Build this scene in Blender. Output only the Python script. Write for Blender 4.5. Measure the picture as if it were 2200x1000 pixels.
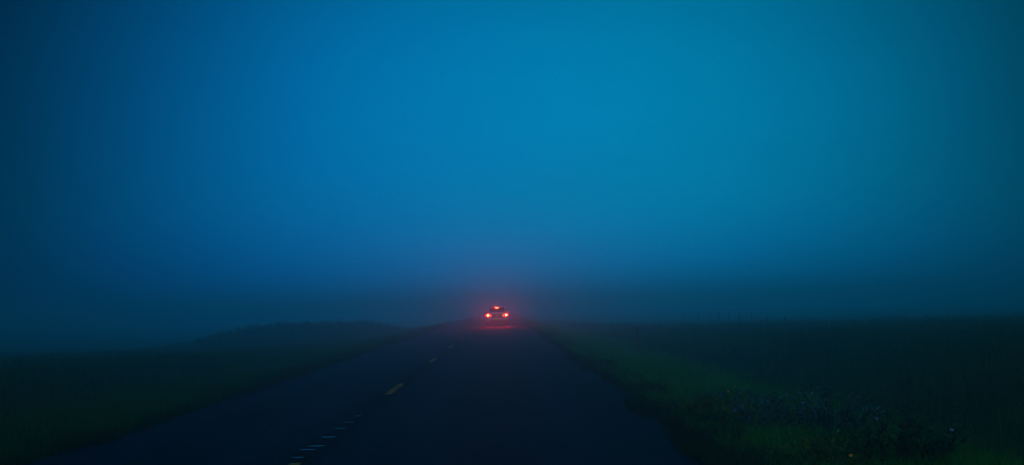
import bpy, bmesh, math, random
import numpy as np
from mathutils import Vector, Matrix

for o in list(bpy.data.objects):
    bpy.data.objects.remove(o, do_unlink=True)
scene = bpy.context.scene
COL = scene.collection
random.seed(7)
rng = np.random.default_rng(11)
R = math.radians

# ------------------------------------------------------------------ camera
cam_d = bpy.data.cameras.new("camera")
cam_d.sensor_width = 36.0
cam_d.lens = 43.43
cam_d.clip_start = 0.05
cam_d.clip_end = 6000
cam = bpy.data.objects.new("camera", cam_d)
COL.objects.link(cam)
CAM_H = 1.4
cam.matrix_world = (Matrix.Translation((0, 0, CAM_H)) @ Matrix.Rotation(R(-0.52), 4, 'Z')
                    @ Matrix.Rotation(R(90 + 3.48), 4, 'X') @ Matrix.Rotation(R(-1.5), 4, 'Z'))
scene.camera = cam

# ------------------------------------------------------------------ world: dusk sky over the fog
SUN_EL = R(24)
world = bpy.data.worlds.new("World")
scene.world = world
world.use_nodes = True
nt = world.node_tree
nt.nodes.clear()
def WN(t, **kw):
    n = nt.nodes.new(t)
    for k, v in kw.items():
        setattr(n, k, v)
    return n
def wlink(a, b):
    nt.links.new(a, b)
def wmath(op, a, b=None, c=None, clamp=False):
    n = WN('ShaderNodeMath', operation=op, use_clamp=clamp)
    for i, v in enumerate((a, b, c)):
        if v is None:
            continue
        if isinstance(v, (int, float)):
            n.inputs[i].default_value = v
        else:
            wlink(v, n.inputs[i])
    return n.outputs[0]
w_out = WN('ShaderNodeOutputWorld')
w_bg = WN('ShaderNodeBackground')
w_bg.inputs['Strength'].default_value = 0.1
wlink(w_bg.outputs[0], w_out.inputs['Surface'])
sky = WN('ShaderNodeTexSky', sky_type='NISHITA')
sky.sun_disc = False
sky.sun_elevation = SUN_EL
sky.sun_rotation = R(180)          # the afterglow is behind the camera
sky.air_density = 1.0
sky.dust_density = 1.0
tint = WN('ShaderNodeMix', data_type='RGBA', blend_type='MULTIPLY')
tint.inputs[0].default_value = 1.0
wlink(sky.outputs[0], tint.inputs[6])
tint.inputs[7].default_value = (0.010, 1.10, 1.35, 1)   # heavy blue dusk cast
tc = WN('ShaderNodeTexCoord')
sep = WN('ShaderNodeSeparateXYZ')
wlink(tc.outputs['Generated'], sep.inputs[0])
az = wmath('ARCTAN2', sep.outputs[0], sep.outputs[1])
el = wmath('ARCSINE', sep.outputs[2])
def gauss(v, c, s):
    d = wmath('DIVIDE', wmath('SUBTRACT', v, c), s)
    return wmath('MULTIPLY', wmath('POWER', wmath('ABSOLUTE', d), 2.6), -0.5)
# brighter sky ahead and low, with lens vignetting put into its falloff
GLOW_AZ, GLOW_SA, GLOW_EL, GLOW_SE = R(2.6), R(14.3), R(6.8), R(8.8)
glow = wmath('EXPONENT', wmath('ADD', gauss(az, GLOW_AZ, GLOW_SA), gauss(el, GLOW_EL, GLOW_SE)))
huef = WN('ShaderNodeMapRange', interpolation_type='SMOOTHSTEP')
wlink(az, huef.inputs[0])
huef.inputs[1].default_value = R(-22); huef.inputs[2].default_value = R(10)
huec = WN('ShaderNodeMix', data_type='RGBA')
wlink(huef.outputs[0], huec.inputs[0])
huec.inputs[6].default_value = (0.0, 1.76, 5.5, 1)
huec.inputs[7].default_value = (0.0, 2.30, 4.60, 1)
gl = WN('ShaderNodeMix', data_type='RGBA', blend_type='MULTIPLY')
gl.inputs[0].default_value = 1.0
wlink(huec.outputs[2], gl.inputs[6])
gcomb = WN('ShaderNodeCombineColor')
for i in range(3):
    wlink(glow, gcomb.inputs[i])
wlink(gcomb.outputs[0], gl.inputs[7])
# overhead sky, out of view, made brighter to light the ground; dim all round
overhead_gain = WN('ShaderNodeMapRange', interpolation_type='SMOOTHSTEP')
wlink(el, overhead_gain.inputs[0])
overhead_gain.inputs[1].default_value = R(18); overhead_gain.inputs[2].default_value = R(55)
overhead_gain.inputs[3].default_value = 0.015; overhead_gain.inputs[4].default_value = 1.0
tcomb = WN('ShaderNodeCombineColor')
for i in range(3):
    wlink(overhead_gain.outputs[0], tcomb.inputs[i])
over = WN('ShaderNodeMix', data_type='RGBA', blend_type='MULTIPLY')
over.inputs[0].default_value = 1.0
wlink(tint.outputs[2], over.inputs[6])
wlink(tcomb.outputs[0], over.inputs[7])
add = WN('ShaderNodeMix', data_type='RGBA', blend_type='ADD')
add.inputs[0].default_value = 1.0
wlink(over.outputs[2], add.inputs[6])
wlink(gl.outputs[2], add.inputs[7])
# fog bank put into the sky colour: duller close to the horizon, black below it
bank = WN('ShaderNodeMapRange', interpolation_type='SMOOTHSTEP')
wlink(el, bank.inputs[0])
bank.inputs[1].default_value = R(-0.5); bank.inputs[2].default_value = R(6.0)
bank.inputs[3].default_value = 0.80; bank.inputs[4].default_value = 1.0
bankb = WN('ShaderNodeMapRange', interpolation_type='SMOOTHSTEP')      # and bluer
wlink(el, bankb.inputs[0])
bankb.inputs[1].default_value = R(-0.5); bankb.inputs[2].default_value = R(6.0)
bankb.inputs[3].default_value = 1.32; bankb.inputs[4].default_value = 1.0
under = wmath('GREATER_THAN', sep.outputs[2], -0.03)
dim = wmath('MULTIPLY', bank.outputs[0], under)
dcomb = WN('ShaderNodeCombineColor')
for i in range(3):
    wlink(wmath('MULTIPLY', dim, bankb.outputs[0]) if i == 2 else dim, dcomb.inputs[i])
fin = WN('ShaderNodeMix', data_type='RGBA', blend_type='MULTIPLY')
fin.inputs[0].default_value = 1.0
wlink(add.outputs[2], fin.inputs[6])
wlink(dcomb.outputs[0], fin.inputs[7])
# faint unevenness of the cloud
cn = WN('ShaderNodeTexNoise')
cn.inputs['Scale'].default_value = 2.6; cn.inputs['Detail'].default_value = 4.0; cn.inputs['Roughness'].default_value = 0.5
cmap = WN('ShaderNodeMapping'); cmap.inputs['Scale'].default_value = (1.0, 1.0, 2.6)
wlink(tc.outputs['Generated'], cmap.inputs['Vector']); wlink(cmap.outputs[0], cn.inputs['Vector'])
cfac = wmath('MULTIPLY_ADD', cn.outputs['Fac'], 0.26, 0.87)
cfc = WN('ShaderNodeCombineColor')
for i in range(3):
    wlink(cfac, cfc.inputs[i])
fin2 = WN('ShaderNodeMix', data_type='RGBA', blend_type='MULTIPLY')
fin2.inputs[0].default_value = 1.0
wlink(fin.outputs[2], fin2.inputs[6])
wlink(cfc.outputs[0], fin2.inputs[7])
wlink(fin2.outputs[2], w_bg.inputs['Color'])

# the last warm light, soft, from behind the camera
sun_d = bpy.data.lights.new("sun", 'SUN')
sun_d.energy = 0.18
sun_d.angle = R(20)
sun_d.color = (1.0, 0.52, 0.24)
sun = bpy.data.objects.new("sun", sun_d)
COL.objects.link(sun)
sun.rotation_euler = (R(90) - SUN_EL, 0, 0)      # shines towards +Y and down

vs = scene.view_settings
scene.display_settings.display_device = 'sRGB'
vs.view_transform = 'Standard'
vs.look = 'None'
vs.exposure = 0.0
vs.gamma = 1.0
cy = scene.cycles
cy.use_denoising = True
cy.max_bounces = 8
cy.diffuse_bounces = 3
cy.transmission_bounces = 4
cy.volume_bounces = 2
cy.sample_clamp_indirect = 3.0

# ------------------------------------------------------------------ helpers
def tag(o, label=None, cat=None, group=None, kind=None):
    if label: o['label'] = label
    if cat: o['category'] = cat
    if group: o['group'] = group
    if kind: o['kind'] = kind
    return o

def empty(name, loc, rz=0.0):
    o = bpy.data.objects.new(name, None)
    o.empty_display_size = 0.2
    COL.objects.link(o)
    o.location = loc
    o.rotation_euler = (0, 0, rz)
    return o

def mesh_obj(name, verts, faces, mat, parent=None, smooth=True):
    me = bpy.data.meshes.new(name)
    me.from_pydata([tuple(v) for v in verts], [], faces)
    me.update()
    if smooth:
        me.polygons.foreach_set('use_smooth', [True] * len(me.polygons))
    if mat: me.materials.append(mat)
    o = bpy.data.objects.new(name, me)
    COL.objects.link(o)
    if parent: o.parent = parent
    return o

def np_mesh(name, V, quads, tris, mat, parent=None):
    """fast mesh from numpy arrays"""
    me = bpy.data.meshes.new(name)
    nq, ntri = len(quads), len(tris)
    me.vertices.add(len(V))
    me.vertices.foreach_set('co', np.asarray(V, np.float32).ravel())
    nl = nq * 4 + ntri * 3
    me.loops.add(nl)
    idx = np.concatenate([np.asarray(quads, np.int32).ravel(), np.asarray(tris, np.int32).ravel()])
    me.loops.foreach_set('vertex_index', idx)
    me.polygons.add(nq + ntri)
    starts = np.concatenate([np.arange(nq) * 4, nq * 4 + np.arange(ntri) * 3]).astype(np.int32)
    me.polygons.foreach_set('loop_start', starts)
    me.update(calc_edges=True)
    me.validate()
    if mat: me.materials.append(mat)
    o = bpy.data.objects.new(name, me)
    COL.objects.link(o)
    if parent: o.parent = parent
    return o

def bm_obj(name, bm, mat, parent=None, smooth=True):
    me = bpy.data.meshes.new(name)
    bmesh.ops.recalc_face_normals(bm, faces=bm.faces)
    bm.to_mesh(me); bm.free()
    if smooth:
        me.polygons.foreach_set('use_smooth', [True] * len(me.polygons))
    if mat: me.materials.append(mat)
    o = bpy.data.objects.new(name, me)
    COL.objects.link(o)
    if parent: o.parent = parent
    return o

def new_mat(name):
    m = bpy.data.materials.new(name)
    m.use_nodes = True
    n = m.node_tree.nodes
    b = n.get('Principled BSDF')
    return m, m.node_tree, b

def simple(name, col, rough=0.6, spec=0.5, metal=0.0, coat=0.0, noise=0.0, scale=6.0):
    m, t, b = new_mat(name)
    b.inputs['Base Color'].default_value = (*col, 1)
    b.inputs['Roughness'].default_value = rough
    b.inputs['Specular IOR Level'].default_value = spec
    b.inputs['Metallic'].default_value = metal
    b.inputs['Coat Weight'].default_value = coat
    if noise > 0:
        tcn = t.nodes.new('ShaderNodeTexCoord')
        nz = t.nodes.new('ShaderNodeTexNoise'); nz.inputs['Scale'].default_value = scale
        nz.inputs['Detail'].default_value = 6
        t.links.new(tcn.outputs['Object'], nz.inputs['Vector'])
        mx = t.nodes.new('ShaderNodeMix'); mx.data_type = 'RGBA'
        mx.inputs[6].default_value = (*[c * (1 - noise) for c in col], 1)
        mx.inputs[7].default_value = (*[min(1, c * (1 + noise)) for c in col], 1)
        t.links.new(nz.outputs['Fac'], mx.inputs[0])
        t.links.new(mx.outputs[2], b.inputs['Base Color'])
    return m

def foliage(name, c1, c2, scale=0.6, trans=0.35):
    """leafy material: two greens in world-size patches, some light let through"""
    m, t, b = new_mat(name)
    N, L = t.nodes, t.links
    geo = N.new('ShaderNodeNewGeometry')
    nz = N.new('ShaderNodeTexNoise'); nz.inputs['Scale'].default_value = scale; nz.inputs['Detail'].default_value = 5
    nz.inputs['Roughness'].default_value = 0.65
    L.new(geo.outputs['Position'], nz.inputs['Vector'])
    addn = N.new('ShaderNodeMath'); addn.operation = 'MULTIPLY_ADD'
    L.new(geo.outputs['Random Per Island'], addn.inputs[0]); addn.inputs[1].default_value = 0.5
    L.new(nz.outputs['Fac'], addn.inputs[2])
    mr = N.new('ShaderNodeMapRange'); mr.inputs[1].default_value = 0.42; mr.inputs[2].default_value = 1.05
    L.new(addn.outputs[0], mr.inputs[0])
    mx = N.new('ShaderNodeMix'); mx.data_type = 'RGBA'
    mx.inputs[6].default_value = (*c1, 1); mx.inputs[7].default_value = (*c2, 1)
    L.new(mr.outputs[0], mx.inputs[0])
    L.new(mx.outputs[2], b.inputs['Base Color'])
    b.inputs['Roughness'].default_value = 0.7
    b.inputs['Specular IOR Level'].default_value = 0.12
    tr = N.new('ShaderNodeBsdfTranslucent')
    L.new(mx.outputs[2], tr.inputs['Color'])
    ms = N.new('ShaderNodeMixShader'); ms.inputs[0].default_value = trans
    out = [n for n in N if n.type == 'OUTPUT_MATERIAL'][0]
    L.new(b.outputs[0], ms.inputs[1]); L.new(tr.outputs[0], ms.inputs[2])
    L.new(ms.outputs[0], out.inputs['Surface'])
    return m

# ------------------------------------------------------------------ terrain
RL, RC, RR = -4.66, -1.97, 1.86        # left edge, centre line, right edge of the road

def vnoise(x, y, seed=0):
    """smooth value noise for numpy arrays"""
    xi = np.floor(x).astype(np.int64); yi = np.floor(y).astype(np.int64)
    fx, fy = x - xi, y - yi
    fx = fx * fx * (3 - 2 * fx); fy = fy * fy * (3 - 2 * fy)
    def h(a, b):
        n = (a * 374761393 + b * 668265263 + seed * 974634777) & 0x7fffffff
        n = ((n ^ (n >> 13)) * 1274126177) & 0x7fffffff
        return ((n ^ (n >> 16)) & 0xffff) / 65535.0
    return (h(xi, yi) * (1 - fx) * (1 - fy) + h(xi + 1, yi) * fx * (1 - fy)
            + h(xi, yi + 1) * (1 - fx) * fy + h(xi + 1, yi + 1) * fx * fy)

def ground_z(x, y):
    x = np.asarray(x, float); y = np.asarray(y, float)
    right = np.interp(x, [RR - 0.3, RR, RR + 0.5, 4.4, 5.6, 8.5, 12, 22, 60, 1600],
                      [-0.10, -0.035, -0.06, -0.26, -0.32, -0.05, 0.02, 0.02, 0.0, 0.0])
    left = np.interp(-x, [-RL - 0.3, -RL, -RL + 0.6, 6.6, 8.2, 11, 16, 60, 1600],
                     [-0.10, -0.035, -0.05, -0.14, -0.16, 0.02, 0.08, 0.0, 0.0])
    z = np.where(x > RC, right, left)
    off = np.clip(np.maximum(x - RR, RL - x) - 0.2, 0, 3) / 3
    z = z + off * (0.16 * (vnoise(x / 3.1, y / 4.3, 3) - 0.5) + 0.10 * (vnoise(x / 0.9, y / 1.1, 5) - 0.5))
    # the fields fall gently away from the road embankment beyond the near ground
    side = np.clip((np.maximum(x - RR, RL - x) - 1.2) / 9.0, 0, 1)
    fall = np.where(x > RC, np.clip(y - 32, 0, 110) * 0.012, np.clip(y - 26, 0, 110) * 0.020)
    hm = np.exp(-((x + 16.6) / 7.6) ** 4 - ((y - 108) / 24.0) ** 2)
    z = z - side * fall * (1 - 0.95 * np.where(x < RC, hm, 0))
    z = z + 0.32 * hm * np.clip((RL - x) / 3, 0, 1)
    return z

# ground sheet
xs = np.unique(np.round(np.concatenate([
    np.linspace(-1480, -120, 18), np.linspace(-120, -30, 20), np.linspace(-30, -6, 60), np.linspace(-6, 6, 90),
    np.linspace(6, 30, 60), np.linspace(30, 120, 20), np.linspace(120, 1480, 18)]), 3))
ys = np.unique(np.round(np.concatenate([
    np.linspace(-60, 0, 12), np.linspace(0, 40, 110), np.linspace(40, 140, 110), np.linspace(140, 300, 40),
    np.linspace(300, 1480, 30)]), 3))
X, Y = np.meshgrid(xs, ys)
Z = ground_z(X, Y)
V = np.stack([X, Y, Z], -1).reshape(-1, 3)
nx, ny = len(xs), len(ys)
ii = (np.arange(ny - 1)[:, None] * nx + np.arange(nx - 1)[None, :]).ravel()
quads = np.stack([ii, ii + 1, ii + 1 + nx, ii + nx], -1)
m_ground, t, b = new_mat("ground_soil")
geo = t.nodes.new('ShaderNodeNewGeometry')
nz = t.nodes.new('ShaderNodeTexNoise'); nz.inputs['Scale'].default_value = 1.7; nz.inputs['Detail'].default_value = 8
t.links.new(geo.outputs['Position'], nz.inputs['Vector'])
cr = t.nodes.new('ShaderNodeValToRGB')
cr.color_ramp.elements[0].position = 0.35; cr.color_ramp.elements[0].color = (0.012, 0.014, 0.006, 1)
cr.color_ramp.elements[1].position = 0.65; cr.color_ramp.elements[1].color = (0.028, 0.045, 0.012, 1)
t.links.new(nz.outputs['Fac'], cr.inputs[0]); t.links.new(cr.outputs[0], b.inputs['Base Color'])
b.inputs['Roughness'].default_value = 0.95; b.inputs['Specular IOR Level'].default_value = 0.05
ground = np_mesh("ground", V, quads, np.zeros((0, 3), np.int32), m_ground)
tag(ground, kind='structure')

# ------------------------------------------------------------------ road
m_road, t, b = new_mat("asphalt")
N, L = t.nodes, t.links
geo = N.new('ShaderNodeNewGeometry')
sp = N.new('ShaderNodeSeparateXYZ'); L.new(geo.outputs['Position'], sp.inputs[0])
def rmath(op, a, b_=None, c=None, clamp=False):
    n = N.new('ShaderNodeMath'); n.operation = op; n.use_clamp = clamp
    for i, v in enumerate((a, b_, c)):
        if v is None: continue
        if isinstance(v, (int, float)): n.inputs[i].default_value = v
        else: L.new(v, n.inputs[i])
    return n.outputs[0]
fine = N.new('ShaderNodeTexNoise'); fine.inputs['Scale'].default_value = 55; fine.inputs['Detail'].default_value = 5
L.new(geo.outputs['Position'], fine.inputs['Vector'])
mp = N.new('ShaderNodeMapping'); mp.inputs['Scale'].default_value = (1.0, 0.12, 1.0)
L.new(geo.outputs['Position'], mp.inputs['Vector'])
streak = N.new('ShaderNodeTexNoise'); streak.inputs['Scale'].default_value = 1.6; streak.inputs['Detail'].default_value = 5
L.new(mp.outputs[0], streak.inputs['Vector'])
# polished wheel tracks and the dark seam along the middle
def bump_at(c, w):
    d = rmath('DIVIDE', rmath('SUBTRACT', sp.outputs[0], c), w)
    return rmath('EXPONENT', rmath('MULTIPLY', rmath('MULTIPLY', d, d), -1.0))
tracks = rmath('ADD', rmath('ADD', bump_at(-1.0, 0.32), bump_at(0.6, 0.32)), rmath('ADD', bump_at(-2.75, 0.3), bump_at(-4.05, 0.3)))
seam = bump_at(RC + 0.02, 0.16)
val = rmath('MULTIPLY_ADD', fine.outputs['Fac'], 2.4, -0.45)
val = rmath('MULTIPLY', val, rmath('MULTIPLY_ADD', streak.outputs['Fac'], 2.2, -0.15))
patch = N.new('ShaderNodeTexNoise'); patch.inputs['Scale'].default_value = 7; patch.inputs['Detail'].default_value = 4
mp2 = N.new('ShaderNodeMapping'); mp2.inputs['Scale'].default_value = (1.0, 0.22, 1.0)
L.new(geo.outputs['Position'], mp2.inputs['Vector']); L.new(mp2.outputs[0], patch.inputs['Vector'])
val = rmath('MULTIPLY', val, rmath('MULTIPLY_ADD', patch.outputs['Fac'], 2.6, -0.3))
val = rmath('MULTIPLY', val, rmath('MULTIPLY_ADD', tracks, 0.5, 0.8))
val = rmath('MULTIPLY', val, rmath('MULTIPLY_ADD', seam, -0.55, 1.0))
cc = N.new('ShaderNodeMix'); cc.data_type = 'RGBA'; cc.blend_type = 'MULTIPLY'; cc.inputs[0].default_value = 1
cc.inputs[6].default_value = (0.010, 0.007, 0.022, 1)
cmb = N.new('ShaderNodeCombineColor')
for i in range(3): L.new(val, cmb.inputs[i])
L.new(cmb.outputs[0], cc.inputs[7])
L.new(cc.outputs[2], b.inputs['Base Color'])
b.inputs['Roughness'].default_value = 0.75
b.inputs['Specular IOR Level'].default_value = 0.10
bp = N.new('ShaderNodeBump'); bp.inputs['Strength'].default_value = 0.5; bp.inputs['Distance'].default_value = 0.02
L.new(fine.outputs['Fac'], bp.inputs['Height']); L.new(bp.outputs[0], b.inputs['Normal'])

ry = np.concatenate([np.arange(-50, 0, 1.0), np.arange(0, 60, 0.12), np.arange(60, 140, 0.5), np.linspace(140, 1480, 40)])
def edge_l(y): return RL + 0.26 * (vnoise(y / 1.9, y * 0 + 3.3, 9) - 0.5) + 0.08 * (vnoise(y / 0.4, y * 0 + 1.3, 2) - 0.5)
def edge_r(y): return RR + 0.34 * (vnoise(y / 1.7, y * 0 + 7.3, 4) - 0.5) + 0.10 * (vnoise(y / 0.4, y * 0 + 5.3, 6) - 0.5)
el_, er_ = edge_l(ry), edge_r(ry)
cols = [(el_ - 0.05, -0.12), (el_, -0.012), (el_ + 0.06, 0.0), (RC + 0 * ry, 0.0), (er_ - 0.06, 0.0), (er_, -0.012), (er_ + 0.05, -0.12)]
RV = np.stack([np.stack([cx, ry, np.full_like(ry, cz)], -1) for cx, cz in cols], 1).reshape(-1, 3)
k = len(cols)
ii = (np.arange(len(ry) - 1)[:, None] * k + np.arange(k - 1)[None, :]).ravel()
road = np_mesh("road", RV, np.stack([ii, ii + 1, ii + 1 + k, ii + k], -1), np.zeros((0, 3), np.int32), m_road)
tag(road, kind='structure')

# centre line dashes: 3 m paint, 12.19 m period
m_paint, t, b = new_mat("worn_yellow_paint")
geo = t.nodes.new('ShaderNodeNewGeometry')
nz = t.nodes.new('ShaderNodeTexNoise'); nz.inputs['Scale'].default_value = 9; nz.inputs['Detail'].default_value = 7
nz.inputs['Roughness'].default_value = 0.7
t.links.new(geo.outputs['Position'], nz.inputs['Vector'])
cr = t.nodes.new('ShaderNodeValToRGB')
cr.color_ramp.elements[0].position = 0.42; cr.color_ramp.elements[0].color = (0.06, 0.035, 0.012, 1)
cr.color_ramp.elements[1].position = 0.66; cr.color_ramp.elements[1].color = (0.95, 0.27, 0.008, 1)
t.links.new(nz.outputs['Fac'], cr.inputs[0]); t.links.new(cr.outputs[0], b.inputs['Base Color'])
b.inputs['Roughness'].default_value = 0.8; b.inputs['Specular IOR Level'].default_value = 0.1
def dash_mesh(yf):
    n = 24
    vs_, fs_ = [], []
    for i in range(n + 1):
        y = yf - 2.9 + 2.9 * i / n
        j = 0.012
        vs_.append((RC - 0.06 + random.uniform(-j, j), y + (random.uniform(0, .05) if i in (0, n) else 0), 0.004))
        vs_.append((RC + 0.06 + random.uniform(-j, j), y + (random.uniform(0, .05) if i in (0, n) else 0), 0.004))
    for i in range(n):
        fs_.append((2 * i, 2 * i + 1, 2 * i + 3, 2 * i + 2))
    return vs_, fs_
for i in range(8):
    vs_, fs_ = dash_mesh(11.65 + 12.13 * i)
    mesh_obj("centre_line_dash", vs_, fs_, m_paint, road, smooth=False)

# milled rumble grooves on the centre line: darker strips, some holding water
m_groove = simple("groove_asphalt", (0.011, 0.011, 0.013), 0.9, 0.05, noise=0.3, scale=30)
gv, gf = [], []
y = 6.0
while y < 62:
    if True:
        wdt = 0.17 + random.uniform(-.02, .02); h = 0.09
        n0 = len(gv)
        for a in range(12):
            an = 2 * math.pi * a / 12
            gv.append((RC + 0.02 + wdt * math.cos(an), y + h * math.sin(an), 0.002))
        gf.append(tuple(range(n0, n0 + 12)))
    y += 0.305
mesh_obj("rumble_strip", gv, gf, m_groove, road, smooth=False)
m_water = simple("rain_water", (0.012, 0.016, 0.02), 0.25, 0.18)
for (d, px, wd, ln) in ((16.7, -1.98, .075, .10), (15.8, -1.99, .085, .10), (15.0, -2.0, .085, .13), (14.0, -1.99, .10, .16),
                    (13.1, -1.99, .105, .15), (12.77, -2.03, .095, .14), (12.1, -2.02, .075, .13)):
    pv = []
    for a in range(16):
        an = 2 * math.pi * a / 16
        rr_ = 1 + random.uniform(-.15, .15)
        pv.append((px + wd * .85 * rr_ * math.cos(an), d + ln / 3.4 * rr_ * math.sin(an), 0.005))
    mesh_obj("puddle", pv, [tuple(range(16))], m_water, road, smooth=False)

# ------------------------------------------------------------------ grass
def blades(name, P, H, W, lean, mat, az_bias=None):
    """one mesh of bent grass blades. P (n,3) H,W,lean (n,)"""
    n = len(P)
    yaw = rng.uniform(0, 2 * math.pi, n)
    ld = rng.uniform(0, 2 * math.pi, n) if az_bias is None else az_bias + rng.normal(0, 0.9, n)
    side = np.stack([np.cos(yaw), np.sin(yaw), np.zeros(n)], -1) * (W / 2)[:, None]
    ln = np.stack([np.cos(ld), np.sin(ld), np.zeros(n)], -1) * (lean * H)[:, None]
    up = np.zeros((n, 3)); up[:, 2] = 1
    b0 = P - side; b1 = P + side
    mid = P + up * (H * 0.55)[:, None] + ln * 0.35
    m0 = mid - side * 0.75; m1 = mid + side * 0.75
    tip = P + up * (H * (1 - 0.35 * lean))[:, None] + ln
    V = np.stack([b0, b1, m1, m0, tip], 1).reshape(-1, 3)
    base = np.arange(n) * 5
    q = np.stack([base, base + 1, base + 2, base + 3], -1)
    tr = np.stack([base + 3, base + 2, base + 4], -1)
    return np_mesh(name, V, q, tr, mat)

def scatter(n, d0, d1, x0f, x1f, p=1.0):
    """points with density falling with distance; x0f/x1f give the lateral limits at distance d"""
    u = rng.uniform(0, 1, n)
    d = d0 * (d1 / d0) ** (u ** p)
    x0, x1 = x0f(d), x1f(d)
    x = x0 + (x1 - x0) * rng.uniform(0, 1, n)
    return x, d

def px_w(d, base):                 # blades stay at least about half a pixel wide far away
    return np.maximum(base, d * 0.00042)

m_verge = foliage("verge_grass_leaf", (0.014, 0.105, 0.012), (0.050, 0.300, 0.030), 0.9)
m_mead = foliage("meadow_grass_leaf", (0.008, 0.045, 0.018), (0.034, 0.150, 0.054), 0.5)
m_verge_dim = foliage("dimmed_verge_grass_leaf", (0.011, 0.066, 0.012), (0.032, 0.160, 0.026), 0.7)  # darker copy of the verge leaf: the left side's dimness put into colour
m_edge = foliage("edge_grass_leaf", (0.016, 0.034, 0.012), (0.040, 0.066, 0.018), 1.5)

# right verge, short and yellow green
n = 90000
x, d = scatter(n, 7, 130, lambda d: RR + 0.25 + 0 * d, lambda d: 5.6 + 0 * d)
pz = ground_z(x, d)
hh = rng.uniform(.08, .22, n) * (0.6 + 0.9 * vnoise(x / 1.1, d / 1.6, 21))
vg = blades("verge_grass", np.stack([x, d, pz - 0.01], -1), hh, px_w(d, .010), rng.uniform(.2, .8, n), m_verge)
tag(vg, "short yellow green grass on the right verge between road and ditch", "grass", kind='stuff')
# left verge
n = 60000
x, d = scatter(n, 8, 130, lambda d: -8.4 + 0 * d, lambda d: RL - 0.15 + 0 * d)
pz = ground_z(x, d)
hh = rng.uniform(.08, .24, n) * (0.6 + 0.9 * vnoise(x / 1.1, d / 1.6, 22))
vg2 = blades("verge_grass", np.stack([x, d, pz - 0.01], -1), hh, px_w(d, .011), rng.uniform(.2, .8, n), m_verge_dim)
tag(vg2, "green grass along the left edge of the road", "grass", kind='stuff')
# ragged dark weeds along both road edges
def edge_weeds(n, side):
    x, d = scatter(n, 7, 110, lambda d: 0 * d, lambda d: 1 + 0 * d)
    clump = vnoise(d / 0.8, d * 0 + side, 31)
    off = (x ** 1.6) * 0.75 - 0.09 * clump
    x = edge_r(d) + off if side > 0 else edge_l(d) - off
    keep = rng.uniform(0, 1, n) < 0.25 + clump
    x, d, clump = x[keep], d[keep], clump[keep]
    hh = rng.uniform(.05, .20, len(x)) * (0.5 + clump)
    return blades("edge_weeds", np.stack([x, d, np.maximum(ground_z(x, d), -0.04)], -1), hh, px_w(d, .012), rng.uniform(.3, .9, len(x)), m_edge)
tag(edge_weeds(26000, 1), "dark low weeds fraying over the right road edge", "weeds", kind='stuff')
tag(edge_weeds(18000, -1), "dark low weeds fraying over the left road edge", "weeds", kind='stuff')
# right meadow
n = 170000
x, d = scatter(n, 6, 170, lambda d: 4.9 + 0 * d, lambda d: 9.0 + d * 0.46)
pz = ground_z(x, d)
tall = np.interp(x, [4.8, 6.0, 9], [.26, .45, .64])
hh = tall * rng.uniform(.55, 1.15, n) * (0.75 + 0.5 * vnoise(x / 1.7, d / 2.3, 41))
mg = blades("meadow_grass", np.stack([x, d, pz - 0.02], -1), hh, px_w(d, .009), rng.uniform(.1, .55, n), m_mead)
tag(mg, "tall blue green meadow grass beyond the right ditch", "grass", kind='stuff')
# left meadow
n = 130000
x, d = scatter(n, 8, 170, lambda d: -10.5 - d * 0.46, lambda d: -7.4 + 0 * d)
pz = ground_z(x, d)
on = np.exp(-((x + 16.6) / 7.6) ** 4 - ((d - 108) / 24.0) ** 2)
hh = (0.34 + 0.28 * on) * rng.uniform(.45, 1.2, n) * (0.7 + 0.6 * vnoise(x / 1.9, d / 2.3, 43)) * (1 - on + on * (0.45 + 1.0 * vnoise(x / 0.8 + d * .3, d / 9.0, 47)))
mg2 = blades("meadow_grass", np.stack([x, d, pz - 0.02], -1), hh, px_w(d, .010), rng.uniform(.1, .6, n), m_mead)
tag(mg2, "dark meadow grass on the left bank and its low hummock", "grass", kind='stuff')

# seed heads in the right meadow
def heads(name, P, s, mat, squash=1.0):
    """small octahedral heads as one mesh"""
    n = len(P)
    off = np.array([(1, 0, 0), (0, 1, 0), (-1, 0, 0), (0, -1, 0), (0, 0, 1), (0, 0, -1)], float)
    sc = np.ones(3); sc[2] = squash
    V = (P[:, None, :] + off[None] * sc * s[:, None, None]).reshape(-1, 3)
    f = np.array([(0, 1, 4), (1, 2, 4), (2, 3, 4), (3, 0, 4), (1, 0, 5), (2, 1, 5), (3, 2, 5), (0, 3, 5)])
    T = (np.arange(n)[:, None, None] * 6 + f[None]).reshape(-1, 3)
    return np_mesh(name, V, np.zeros((0, 4), np.int32), T, mat)
m_seed = foliage("seed_head", (0.10, 0.12, 0.06), (0.20, 0.20, 0.11), 1.2, 0.2)
n = 6000
x, d = scatter(n, 7, 90, lambda d: 6.0 + 0 * d, lambda d: 9.0 + d * 0.46)
hz = ground_z(x, d) + np.interp(x, [6, 9], [.5, .72]) * rng.uniform(.7, 1.12, n)
sh = heads("seed_heads", np.stack([x, d, hz], -1), np.maximum(.006, d * .00022), m_seed, 3.5)
tag(sh, "pale seed heads standing above the right meadow grass", "seed heads", kind='stuff')
# pale small flowers scattered in a drift along the ditch
m_pale = simple("pale_petals", (0.17, 0.20, 0.27), 0.7, 0.1, noise=0.4)
n = 650
dd = 11 * (75 / 11.0) ** rng.uniform(0, 1, n)
xx = np.interp(dd, [11, 20, 40, 75], [4.6, 5.0, 6.4, 8.6]) + rng.normal(0, .7, n)
hz = ground_z(xx, dd) + rng.uniform(.28, .62, n)
fl = heads("wildflowers", np.stack([xx, dd, hz], -1), np.maximum(.009, dd * .0005), m_pale, 0.7)
tag(fl, "tiny pale flowers strewn in a drift along the right ditch", "wildflowers", kind='stuff')

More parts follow.
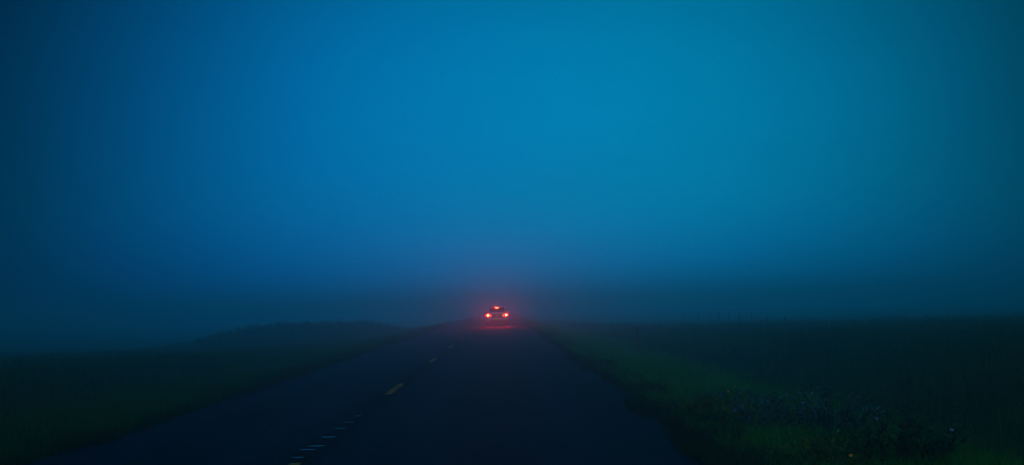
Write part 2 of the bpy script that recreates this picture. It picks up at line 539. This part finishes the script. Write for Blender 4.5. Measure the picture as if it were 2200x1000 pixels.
# ------------------------------------------------------------------ flowering weeds on the near right verge
m_leaf_dark = foliage("weed_leaf_dark", (0.014, 0.026, 0.010), (0.036, 0.056, 0.018), 2.0, 0.25)
m_leaf_blue = foliage("weed_leaf_bluish", (0.020, 0.050, 0.044), (0.085, 0.165, 0.175), 3.0, 0.3)
m_leaf_yel = foliage("weed_leaf_yellow", (0.060, 0.085, 0.008), (0.15, 0.165, 0.010), 2.0, 0.35)
m_stem = simple("weed_stem", (0.05, 0.07, 0.02), 0.8, 0.1)
m_blue = simple("bluish_petals", (0.17, 0.22, 0.34), 0.7, 0.1, noise=0.35)
m_orange = simple("orange_petals", (0.85, 0.26, 0.01), 0.6, 0.2, noise=0.2)

def weed(label, cat, x0, y0, rx, ry_, h, nstem, leafmat, petalmat, nflower, fsize):
    z0 = float(ground_z(x0, y0))
    root = empty("flowering_weed", (x0, y0, z0))
    tag(root, label, cat)
    # stems
    ang = rng.uniform(0, 2 * math.pi, nstem); rad = np.sqrt(rng.uniform(0, 1, nstem))
    bx, by = np.cos(ang) * rad * rx * .55, np.sin(ang) * rad * ry_ * .55
    tx, ty = np.cos(ang) * rad * rx, np.sin(ang) * rad * ry_
    th = h * (1 - 0.45 * rad ** 2) * rng.uniform(.7, 1.15, nstem)
    base = np.stack([bx, by, np.full(nstem, -0.05)], -1)
    top = np.stack([tx, ty, th], -1)
    sv, sf = [], []
    for i in range(nstem):
        n0 = len(sv)
        for q, r_ in ((base[i], .006), (top[i], .003)):
            for a in range(3):
                an = 2.094 * a
                sv.append((q[0] + r_ * math.cos(an), q[1] + r_ * math.sin(an), q[2]))
        for a in range(3):
            sf.append((n0 + a, n0 + (a + 1) % 3, n0 + 3 + (a + 1) % 3, n0 + 3 + a))
    mesh_obj("stems", sv, sf, m_stem, root, smooth=False)
    # leaves: lance shapes along the stems
    per = 16
    tt = rng.uniform(.12, 1.0, (nstem, per))
    P = base[:, None] * (1 - tt[..., None]) + top[:, None] * tt[..., None]
    P = P.reshape(-1, 3); m_ = len(P)
    la = rng.uniform(0, 2 * math.pi, m_); ll = rng.uniform(.05, .11, m_); lw = ll * rng.uniform(.22, .4, m_)
    dr = np.stack([np.cos(la), np.sin(la), rng.uniform(-.2, .9, m_)], -1)
    sd = np.stack([-np.sin(la), np.cos(la), rng.uniform(-.3, .3, m_)], -1)
    A = P; B = P + dr * (ll * .5)[:, None] + sd * (lw * .5)[:, None]
    C_ = P + dr * ll[:, None]; D = P + dr * (ll * .5)[:, None] - sd * (lw * .5)[:, None]
    Vv = np.stack([A, B, C_, D], 1).reshape(-1, 3)
    np_mesh("foliage", Vv, np.arange(m_ * 4).reshape(-1, 4), np.zeros((0, 3), np.int32), leafmat, root)
    # flowers: five petal rosettes
    if nflower:
        idx = rng.integers(0, nstem, nflower)
        c = top[idx] + np.stack([rng.normal(0, .03, nflower), rng.normal(0, .03, nflower), rng.uniform(-.02, .04, nflower)], -1)
        for q in c:
            s = fsize * rng.uniform(.7, 1.25)
            tilt = Matrix.Rotation(rng.uniform(-.8, .8), 3, 'X') @ Matrix.Rotation(rng.uniform(-.8, .8), 3, 'Y')
            fv, ff = [(0, 0, 0)], []
            for a in range(5):
                an = 1.2566 * a
                pts = [(math.cos(an - .5) * s * .75, math.sin(an - .5) * s * .75, s * .25),
                       (math.cos(an) * s, math.sin(an) * s, s * .35), (math.cos(an + .5) * s * .75, math.sin(an + .5) * s * .75, s * .25)]
                n0 = len(fv)
                for p_ in pts:
                    fv.append(tuple(tilt @ Vector(p_)))
                ff.append((0, n0, n0 + 1, n0 + 2))
            fo = mesh_obj("flower", fv, ff, petalmat, root, smooth=False)
            fo.location = q
    return root

weed("broad weed with pale bluish leaves and flowers on the near right verge", "weed", 3.45, 14.1, 1.0, .8, .48, 130, m_leaf_blue, m_blue, 60, .020)
weed("dark leafy weed with few bluish flowers, nearest the lower right corner", "weed", 3.55, 11.6, .75, .6, .44, 90, m_leaf_dark, m_blue, 26, .018)
weed("low weed with scattered bluish flowers behind the orange flowered clump", "weed", 3.15, 17.6, .8, 1.0, .30, 60, m_leaf_blue, m_blue, 40, .016)
weed("yellow green clump with a few orange flowers beside the right road edge", "weed", 2.55, 15.2, .55, 1.0, .36, 80, m_leaf_yel, m_orange, 6, .021)
weed("yellow green clump with one orange bloom at the bottom of the right verge", "weed", 2.75, 10.9, .5, .6, .26, 60, m_leaf_yel, m_orange, 3, .017)

# ------------------------------------------------------------------ posts
m_wood = simple("weathered_post_wood", (0.085, 0.085, 0.085), 0.9, 0.1, noise=0.45, scale=14)
def post(label, x0, y0, top_z, w, lean, group=None, name="fence_post"):
    z0 = float(ground_z(x0, y0)) - 0.15
    h = top_z - z0
    bm = bmesh.new()
    rings = []
    for i, f in enumerate((0, .3, .6, .9, 1.0)):
        r_ = w / 2 * (1.05 - .10 * f) * (0.82 if i == 4 else 1)
        ring = [bm.verts.new((lean * f * h + r_ * math.cos(a * math.pi / 5) * (1 + .06 * math.sin(3 * a)), r_ * math.sin(a * math.pi / 5), f * h))
                for a in range(10)]
        rings.append(ring)
    for i in range(4):
        for a in range(10):
            bm.faces.new((rings[i][a], rings[i][(a + 1) % 10], rings[i + 1][(a + 1) % 10], rings[i + 1][a]))
    bm.faces.new(rings[-1]); bm.faces.new(list(reversed(rings[0])))
    o = bm_obj(name, bm, m_wood, smooth=False)
    o.location = (x0, y0, z0)
    tag(o, label, "post", group)
    return o
post("dark short post standing alone in the grass right of the road", 4.39, 40.0, 0.67, .075, -.05, name="marker_post")
ORD = ["rightmost and nearest", "second", "third", "fourth", "fifth", "sixth", "seventh", "eighth", "farthest and leftmost"]
FX = (.2280, .2145, .2025, .1910, .1830, .1740, .1680, .1580, .1470)     # lateral angle of each post
TY = (34.7, 31.8, 25.0, 23.2, 20.6, 21.0, 20.0, 20.0, 19.0)
for i, fx in enumerate(FX):
    yy = 20.0 / fx
    top = 1.4 - TY[i] * yy / 2654.0
    lab = ORD[i] + (" faint fence post in the line crossing the right meadow" if i in (0, 8) else
                    " faint fence post from the right in the line crossing the right meadow")
    post(lab, 20.0, yy, top, .10, (-.04, -.06, -.12, .03, -.03, .05, -.02, .02, -.04)[i], "fence posts in the right meadow")

# ------------------------------------------------------------------ the car
m_white = simple("white_car_paint", (0.46, 0.45, 0.50), 0.35, 0.5, coat=0.4, noise=0.04)
m_glass = simple("dark_glass", (0.012, 0.012, 0.014), 0.08, 0.5)
m_black = simple("black_trim", (0.02, 0.02, 0.02), 0.6, 0.3)
m_rubber = simple("tyre_rubber", (0.018, 0.018, 0.018), 0.9, 0.2)
m_rim = simple("alloy_rim", (0.45, 0.45, 0.46), 0.35, 0.5, metal=0.8)
m_redlens = None
m_plate = simple("licence_plate", (0.45, 0.45, 0.45), 0.5, 0.3)
m_chrome = simple("chrome", (0.6, 0.6, 0.6), 0.15, 0.5, metal=1.0)
def emit(name, col, s):
    m, t, b = new_mat(name)
    b.inputs['Base Color'].default_value = (0.3, 0.02, 0.02, 1)
    b.inputs['Emission Color'].default_value = (*col, 1)
    # the lens throws its light backwards in a beam (the car points along +Y), weaker to the sides
    geo = t.nodes.new('ShaderNodeNewGeometry')
    dot = t.nodes.new('ShaderNodeVectorMath'); dot.operation = 'DOT_PRODUCT'
    t.links.new(geo.outputs['Incoming'], dot.inputs[0]); dot.inputs[1].default_value = (0, -1, 0)
    ab = t.nodes.new('ShaderNodeMath'); ab.operation = 'MAXIMUM'; ab.inputs[1].default_value = 0.0
    pw = t.nodes.new('ShaderNodeMath'); pw.operation = 'POWER'; pw.inputs[1].default_value = 18.0
    t.links.new(dot.outputs['Value'], ab.inputs[0]); t.links.new(ab.outputs[0], pw.inputs[0])
    mu = t.nodes.new('ShaderNodeMix'); mu.data_type = 'RGBA'
    mu.inputs[6].default_value = (0, 0, 0, 1); mu.inputs[7].default_value = (*col, 1)
    t.links.new(pw.outputs[0], mu.inputs[0]); t.links.new(mu.outputs[2], b.inputs['Emission Color'])
    b.inputs['Emission Strength'].default_value = s
    return m
m_redlens = emit('lit_red_lens', (1.0, 0.001, 0.002), 18.0)
LAMP = 3000.0
m_lamp = emit("lit_brake_lamp", (1.0, 0.0028, 0.0010), LAMP)
m_lamp2 = emit("lit_tail_lamp", (1.0, 0.07, 0.0), LAMP * 0.004)
m_lamp3 = emit("lit_high_brake_light", (1.0, 0.0026, 0.0007), LAMP * 0.4)

CAR_Y = 96.5
car = empty("car", (-0.46, CAR_Y, 0))
tag(car, "white estate car seen from behind with glowing red brake lights on the road ahead", "car")
ST = np.array([
    # s,   w,   zb,  zbelt, wr,  zt
    (0.00, .80, .40, .86, .70, .94),
    (0.03, .845, .34, .91, .74, .99),
    (0.10, .865, .30, .955, .72, 1.03),
    (0.16, .870, .28, .965, .67, 1.055),
    (0.50, .872, .26, .98, .57, 1.425),
    (0.62, .873, .25, .98, .57, 1.455),
    (1.00, .876, .24, .975, .58, 1.475),
    (1.70, .880, .24, .96, .58, 1.485),
    (2.30, .880, .24, .945, .56, 1.44),
    (3.10, .872, .24, .93, .68, .99),
    (3.30, .868, .24, .91, .70, .95),
    (3.90, .845, .24, .83, .66, .87),
    (4.25, .79, .26, .70, .60, .75),
    (4.38, .70, .32, .58, .52, .62),
    (4.42, .60, .38, .52, .45, .55)])
def sect(s):
    v = [np.interp(s, ST[:, 0], ST[:, i]) for i in range(1, 6)]
    w, zb, zl, wr, zt = v
    return [(0, zb), (w - .14, zb), (w - .02, zb + .1), (w, (zb + zl) / 2), (w - .012, zl - .07), (w - .05, zl),
            (wr + .03, zt - .085), (wr - .05, zt - .02), (0, zt + .015)]
def surf(s, t):
    """t in -8..8, negative = left side"""
    pts = sect(s)
    a = min(abs(t), 7.9999); i = int(a); f = a - i
    x = pts[i][0] * (1 - f) + pts[i + 1][0] * f
    z = pts[i][1] * (1 - f) + pts[i + 1][1] * f
    return Vector((x if t >= 0 else -x, s, z))
def body_patch(name, s0, s1, ns, t0, t1, ntt, off, mat, parent, closed=False, s0b=None, s1b=None):
    """a panel lying on the body surface, proud by off; s0b/s1b: the s limits at the t1 side"""
    vs_, fs_ = [], []
    for i in range(ns + 1):
        for j in range(ntt + 1):
            fj = j / ntt
            a = s0 + ((s0b if s0b is not None else s0) - s0) * fj
            c = s1 + ((s1b if s1b is not None else s1) - s1) * fj
            s = a + (c - a) * i / ns
            t = t0 + (t1 - t0) * fj
            p = surf(s, t); e = 0.01
            du = surf(s + e, t) - surf(s - e, t); dv = surf(s, min(7.99, t + .05)) - surf(s, t - .05)
            nn = du.cross(dv); nn = nn.normalized() if nn.length > 1e-9 else Vector((0, 0, 1))
            c0 = Vector((0, s, 0.75))
            if nn.dot(p - c0) < 0: nn = -nn
            vs_.append(p + nn * off)
    for i in range(ns):
        for j in range(ntt):
            a = i * (ntt + 1) + j
            fs_.append((a, a + 1, a + ntt + 2, a + ntt + 1))
    o = mesh_obj(name, vs_, fs_, mat, parent)
    md = o.modifiers.new("thick", 'SOLIDIFY'); md.thickness = 0.004; md.offset = -1
    return o
# body shell
svals = np.unique(np.concatenate([ST[:, 0], np.linspace(0, 4.42, 70)]))
tvals = np.linspace(-8, 8, 129)[:-1]
bv, bf = [], []
for s in svals:
    for tq in tvals:
        bv.append(surf(s, tq))
nt_ = len(tvals)
for i in range(len(svals) - 1):
    for j in range(nt_):
        a, b2 = i * nt_ + j, i * nt_ + (j + 1) % nt_
        bf.append((a, b2, b2 + nt_, a + nt_))
bf.append(tuple(range(nt_ - 1, -1, -1)))
bf.append(tuple((len(svals) - 1) * nt_ + j for j in range(nt_)))
body = mesh_obj("body", bv, bf, m_white, car)
md = body.modifiers.new("es", 'EDGE_SPLIT'); md.split_angle = R(40)

# glass
vs_, fs_ = [], []
for i in range(11):                       # rear window on the tailgate slope
    s = 0.175 + (0.475 - 0.175) * i / 10
    p = surf(s, 7.0)
    wr_ = np.interp(s, ST[:, 0], ST[:, 4]) - 0.02
    for j in range(17):
        u = -1 + j / 8
        zt_ = np.interp(s, ST[:, 0], ST[:, 5])
        zz = zt_ + .015 - .035 * abs(u) ** 1.5
        vs_.append((wr_ * u, s - .010, zz + .006))
for i in range(10):
    for j in range(16):
        a = i * 17 + j
        fs_.append((a, a + 1, a + 18, a + 17))
o = mesh_obj("rear_window", vs_, fs_, m_glass, car)
md = o.modifiers.new("thick", 'SOLIDIFY'); md.thickness = 0.006; md.offset = -1
body_patch("windshield", 2.38, 3.04, 10, 7.0, 8.0, 8, .006, m_glass, car)
o = body_patch("windshield", 2.38, 3.04, 10, -7.0, -7.99, 8, .006, m_glass, car)
for sg in (1, -1):
    body_patch("side_window", 0.46, 1.38, 8, sg * 5.12, sg * 5.88, 5, .006, m_glass, car, s0b=.66, s1b=1.36)
    body_patch("side_window", 1.46, 2.62, 8, sg * 5.12, sg * 5.88, 5, .006, m_glass, car, s0b=1.44, s1b=2.2)
    for s in (1.22, 2.22):
        body_patch("door_handle", s, s + .16, 3, sg * 4.45, sg * 4.7, 2, .022, m_white, car)

def rbox(bm, x0, x1, y0, y1, z0, z1, bev=0.015, seg=2):
    r = bmesh.ops.create_cube(bm, size=1)
    vs2 = r['verts']
    for v in vs2:
        v.co = Vector(((x0 + x1) / 2 + v.co.x * (x1 - x0), (y0 + y1) / 2 + v.co.y * (y1 - y0), (z0 + z1) / 2 + v.co.z * (z1 - z0)))
    if bev:
        ed = list({e for v in vs2 for e in v.link_edges})
        bmesh.ops.bevel(bm, geom=ed, offset=bev, segments=seg, affect='EDGES', profile=0.5)
    return vs2

# rear bumper: a bowed bar wrapping round the corners, cut up in the middle below
def prof_bar(name, xs_, yfun, zlo, zhi, depth, mat):
    bm = bmesh.new(); rows = []
    for x in xs_:
        y0 = yfun(x); a, c = zlo(x), zhi(x)
        rows.append([bm.verts.new((x, y0 + depth, a)), bm.verts.new((x, y0 + .02, a)), bm.verts.new((x, y0, a + .03)),
                     bm.verts.new((x, y0 - .012, (a + c) / 2)), bm.verts.new((x, y0, c - .03)), bm.verts.new((x, y0 + .025, c)), bm.verts.new((x, y0 + depth, c))])
    for i in range(len(rows) - 1):
        for j in range(7):
            bm.faces.new((rows[i][j], rows[i][(j + 1) % 7], rows[i + 1][(j + 1) % 7], rows[i + 1][j]))
    bm.faces.new(rows[0]); bm.faces.new(list(reversed(rows[-1])))
    return bm_obj(name, bm, mat, car)
bow = lambda x: -0.085 + 0.16 * (abs(x) / .88) ** 5
prof_bar("rear_bumper", np.linspace(-.88, .88, 41), bow, lambda x: 0.42 if abs(x) < .56 else np.interp(abs(x), [.56, .66, .88], [.42, .32, .30]), lambda x: 0.66, .14, m_white)
prof_bar("lower_valance", np.linspace(-.62, .62, 25), lambda x: -0.045 + 0.1 * (abs(x) / .88) ** 4, lambda x: 0.24, lambda x: 0.418 if abs(x) < .55 else np.interp(abs(x), [.55, .62], [.418, .36]), .16, m_black)
for sg in (1, -1):                         # dark outlet in each bumper corner
    bm = bmesh.new(); rbox(bm, sg * .74 - .085, sg * .74 + .085, -.085, .05, .345, .41, .02)
    bm_obj("exhaust_outlet", bm, m_black, car)
# tailgate furniture
bm = bmesh.new(); rbox(bm, -.34, .34, -.012, .03, .69, .89, .02); bm_obj("plate_recess", bm, m_black, car)
bm = bmesh.new(); rbox(bm, -.153, .153, -.024, -.008, .705, .855, .006); bm_obj("licence_plate", bm, m_plate, car)
bm = bmesh.new(); rbox(bm, -.36, .36, -.03, .04, .885, .925, .012); bm_obj("tailgate_trim", bm, m_chrome, car)
# roof spoiler with the high brake light
bm = bmesh.new()
vs2 = rbox(bm, -.56, .56, .36, .62, 1.425, 1.475, .02)
bm_obj("roof_spoiler", bm, m_white, car)
bm = bmesh.new(); rbox(bm, -.105, .105, .33, .365, 1.39, 1.445, .008); bm_obj("high_brake_light", bm, m_lamp3, car)
# tail lights
for sg in (1, -1):
    bm = bmesh.new()
    prof = [(.47, .77), (.47, .86), (.60, .915), (.80, .93), (.872, .90), (.872, .80), (.80, .745), (.60, .74)]
    dep = lambda x: -0.03 + 0.13 * max(0, (x - .6) / .27) ** 2
    f0 = [bm.verts.new((sg * px_, dep(px_), pz_)) for px_, pz_ in prof]
    f1 = [bm.verts.new((sg * px_, dep(px_) + .10, pz_)) for px_, pz_ in prof]
    bm.faces.new(f0); bm.faces.new(list(reversed(f1)))
    for i in range(len(prof)):
        j = (i + 1) % len(prof)
        bm.faces.new((f0[i], f0[j], f1[j], f1[i]))
    tl = bm_obj("tail_light", bm, m_redlens, car, smooth=False)
    def disc(name, cx, cz, r_, y0, mat):
        bm2 = bmesh.new()
        rings = []
        for rr2, yy in ((r_, y0 + .03), (r_, y0), (r_ * .8, y0 - .012), (r_ * .4, y0 - .02)):
            rings.append([bm2.verts.new((cx + rr2 * math.cos(a * math.pi / 10), yy, cz + rr2 * math.sin(a * math.pi / 10))) for a in range(20)])
        for i in range(3):
            for a in range(20):
                bm2.faces.new((rings[i][a], rings[i][(a + 1) % 20], rings[i + 1][(a + 1) % 20], rings[i + 1][a]))
        bm2.faces.new(rings[-1]); bm2.faces.new(list(reversed(rings[0])))
        return bm_obj(name, bm2, mat, tl)
    disc("brake_lamp", sg * .7125, .842, .072, -.035, m_lamp)
    disc("tail_lamp", sg * .535, .822, .045, -.045, m_lamp2)
# roof rails
for sg in (1, -1):
    bm = bmesh.new()
    rbox(bm, sg * .53 - .018, sg * .53 + .018, .66, 2.2, 1.50, 1.535, .012)
    for yy in (.68, 1.42, 2.16):
        rbox(bm, sg * .53 - .016, sg * .53 + .016, yy - .04, yy + .04, 1.42, 1.505, .006, 1)
    bm_obj("roof_rail", bm, m_black, car)
# mirrors
for sg in (1, -1):
    bm = bmesh.new()
    rbox(bm, sg * .95 - .085, sg * .95 + .085, 2.48, 2.60, .96, 1.09, .035, 3)
    rbox(bm, sg * .865 - .04, sg * .865 + .04, 2.52, 2.57, .95, .985, .008, 1)
    mo = bm_obj("side_mirror", bm, m_white, car)
    bm = bmesh.new(); rbox(bm, sg * .95 - .07, sg * .95 + .07, 2.474, 2.48, .975, 1.075, 0); bm_obj("mirror_glass", bm, m_glass, mo, smooth=False)
# headlights
for sg in (1, -1):
    body_patch("headlight", 4.0, 4.3, 5, sg * 4.6, sg * 6.2, 5, .008, m_chrome, car)
# wheels
def lathe(name, prof, mat, parent, seg=32):
    vs2, fs2 = [], []
    n2 = len(prof)
    for a in range(seg):
        an = 2 * math.pi * a / seg
        for (x, r_) in prof:
            vs2.append((x, r_ * math.cos(an), r_ * math.sin(an)))
    for a in range(seg):
        for i in range(n2 - 1):
            p, q = a * n2 + i, ((a + 1) % seg) * n2 + i
            fs2.append((p, p + 1, q + 1, q))
    return mesh_obj(name, vs2, fs2, mat, parent)
for sg in (1, -1):
    for s in (0.86, 3.50):
        wh = empty("wheel", (sg * .735, s, .335)); wh.parent = car
        tyre = lathe("tyre", [(-.10, .22), (-.115, .26), (-.11, .32), (-.08, .335), (.08, .335), (.11, .32), (.115, .26), (.10, .22)], m_rubber, wh)
        bm = bmesh.new()
        c0 = sg * .09
        for a in range(5):
            an = 2 * math.pi * a / 5
            p0 = [(.035, -.03), (.035, .03), (.215, .045), (.215, -.045)]
            front, back = [], []
            for rr2, tt2 in p0:
                yy = rr2 * math.cos(an) - tt2 * math.sin(an); zz = rr2 * math.sin(an) + tt2 * math.cos(an)
                front.append(bm.verts.new((c0, yy, zz))); back.append(bm.verts.new((c0 - sg * .03, yy, zz)))
            bm.faces.new(front); bm.faces.new(list(reversed(back)))
            for i in range(4):
                j = (i + 1) % 4
                bm.faces.new((front[i], front[j], back[j], back[i]))
        rings = []
        for x_, r_ in ((c0, .225), (c0 + sg * .008, .218), (c0 - sg * .02, .205), (c0 - sg * .16, .205)):
            rings.append([bm.verts.new((x_, r_ * math.cos(a * math.pi / 14), r_ * math.sin(a * math.pi / 14))) for a in range(28)])
        for i in range(3):
            for a in range(28):
                bm.faces.new((rings[i][a], rings[i][(a + 1) % 28], rings[i + 1][(a + 1) % 28], rings[i + 1][a]))
        bm.faces.new(rings[-1])
        bm_obj("rim", bm, m_rim, wh, smooth=False)
        # dark arch lip round the wheel
        bm = bmesh.new(); rows = []
        for a in range(25):
            an = math.pi * (-.08 + 1.16 * a / 24)
            row = []
            for r_, xo in ((.365, .0), (.395, .0), (.395, -.03), (.365, -.03)):
                row.append(bm.verts.new((sg * (.878 + xo), s + r_ * math.cos(an), .335 + r_ * math.sin(an))))
            rows.append(row)
        for i in range(24):
            for j in range(4):
                bm.faces.new((rows[i][j], rows[i][(j + 1) % 4], rows[i + 1][(j + 1) % 4], rows[i + 1][j]))
        bm.faces.new(rows[0]); bm.faces.new(list(reversed(rows[-1])))
        bm_obj("wheel_arch", bm, m_black, car)

# ------------------------------------------------------------------ fog
HAZE_DENSITY = 0.0080
bm = bmesh.new()
bmesh.ops.create_cube(bm, size=1)
for v in bm.verts:
    v.co = Vector((v.co.x * 3040, 705 + v.co.y * 1630, 0.4 + v.co.z * 10.0))   # z -4.6 .. 5.4
m_haze = bpy.data.materials.new("dusk_fog")
m_haze.use_nodes = True
ht = m_haze.node_tree
ht.nodes.clear()
ho = ht.nodes.new('ShaderNodeOutputMaterial')
hv = ht.nodes.new('ShaderNodeVolumePrincipled')
hv.inputs['Color'].default_value = (0.30, 0.93, 1.0, 1)
hv.inputs['Density'].default_value = HAZE_DENSITY
hv.inputs['Anisotropy'].default_value = 0.83
ht.links.new(hv.outputs[0], ho.inputs['Volume'])
haze = bm_obj("haze", bm, m_haze, smooth=False)
tag(haze, "low blue dusk fog lying over the road and fields", "fog", kind='stuff')
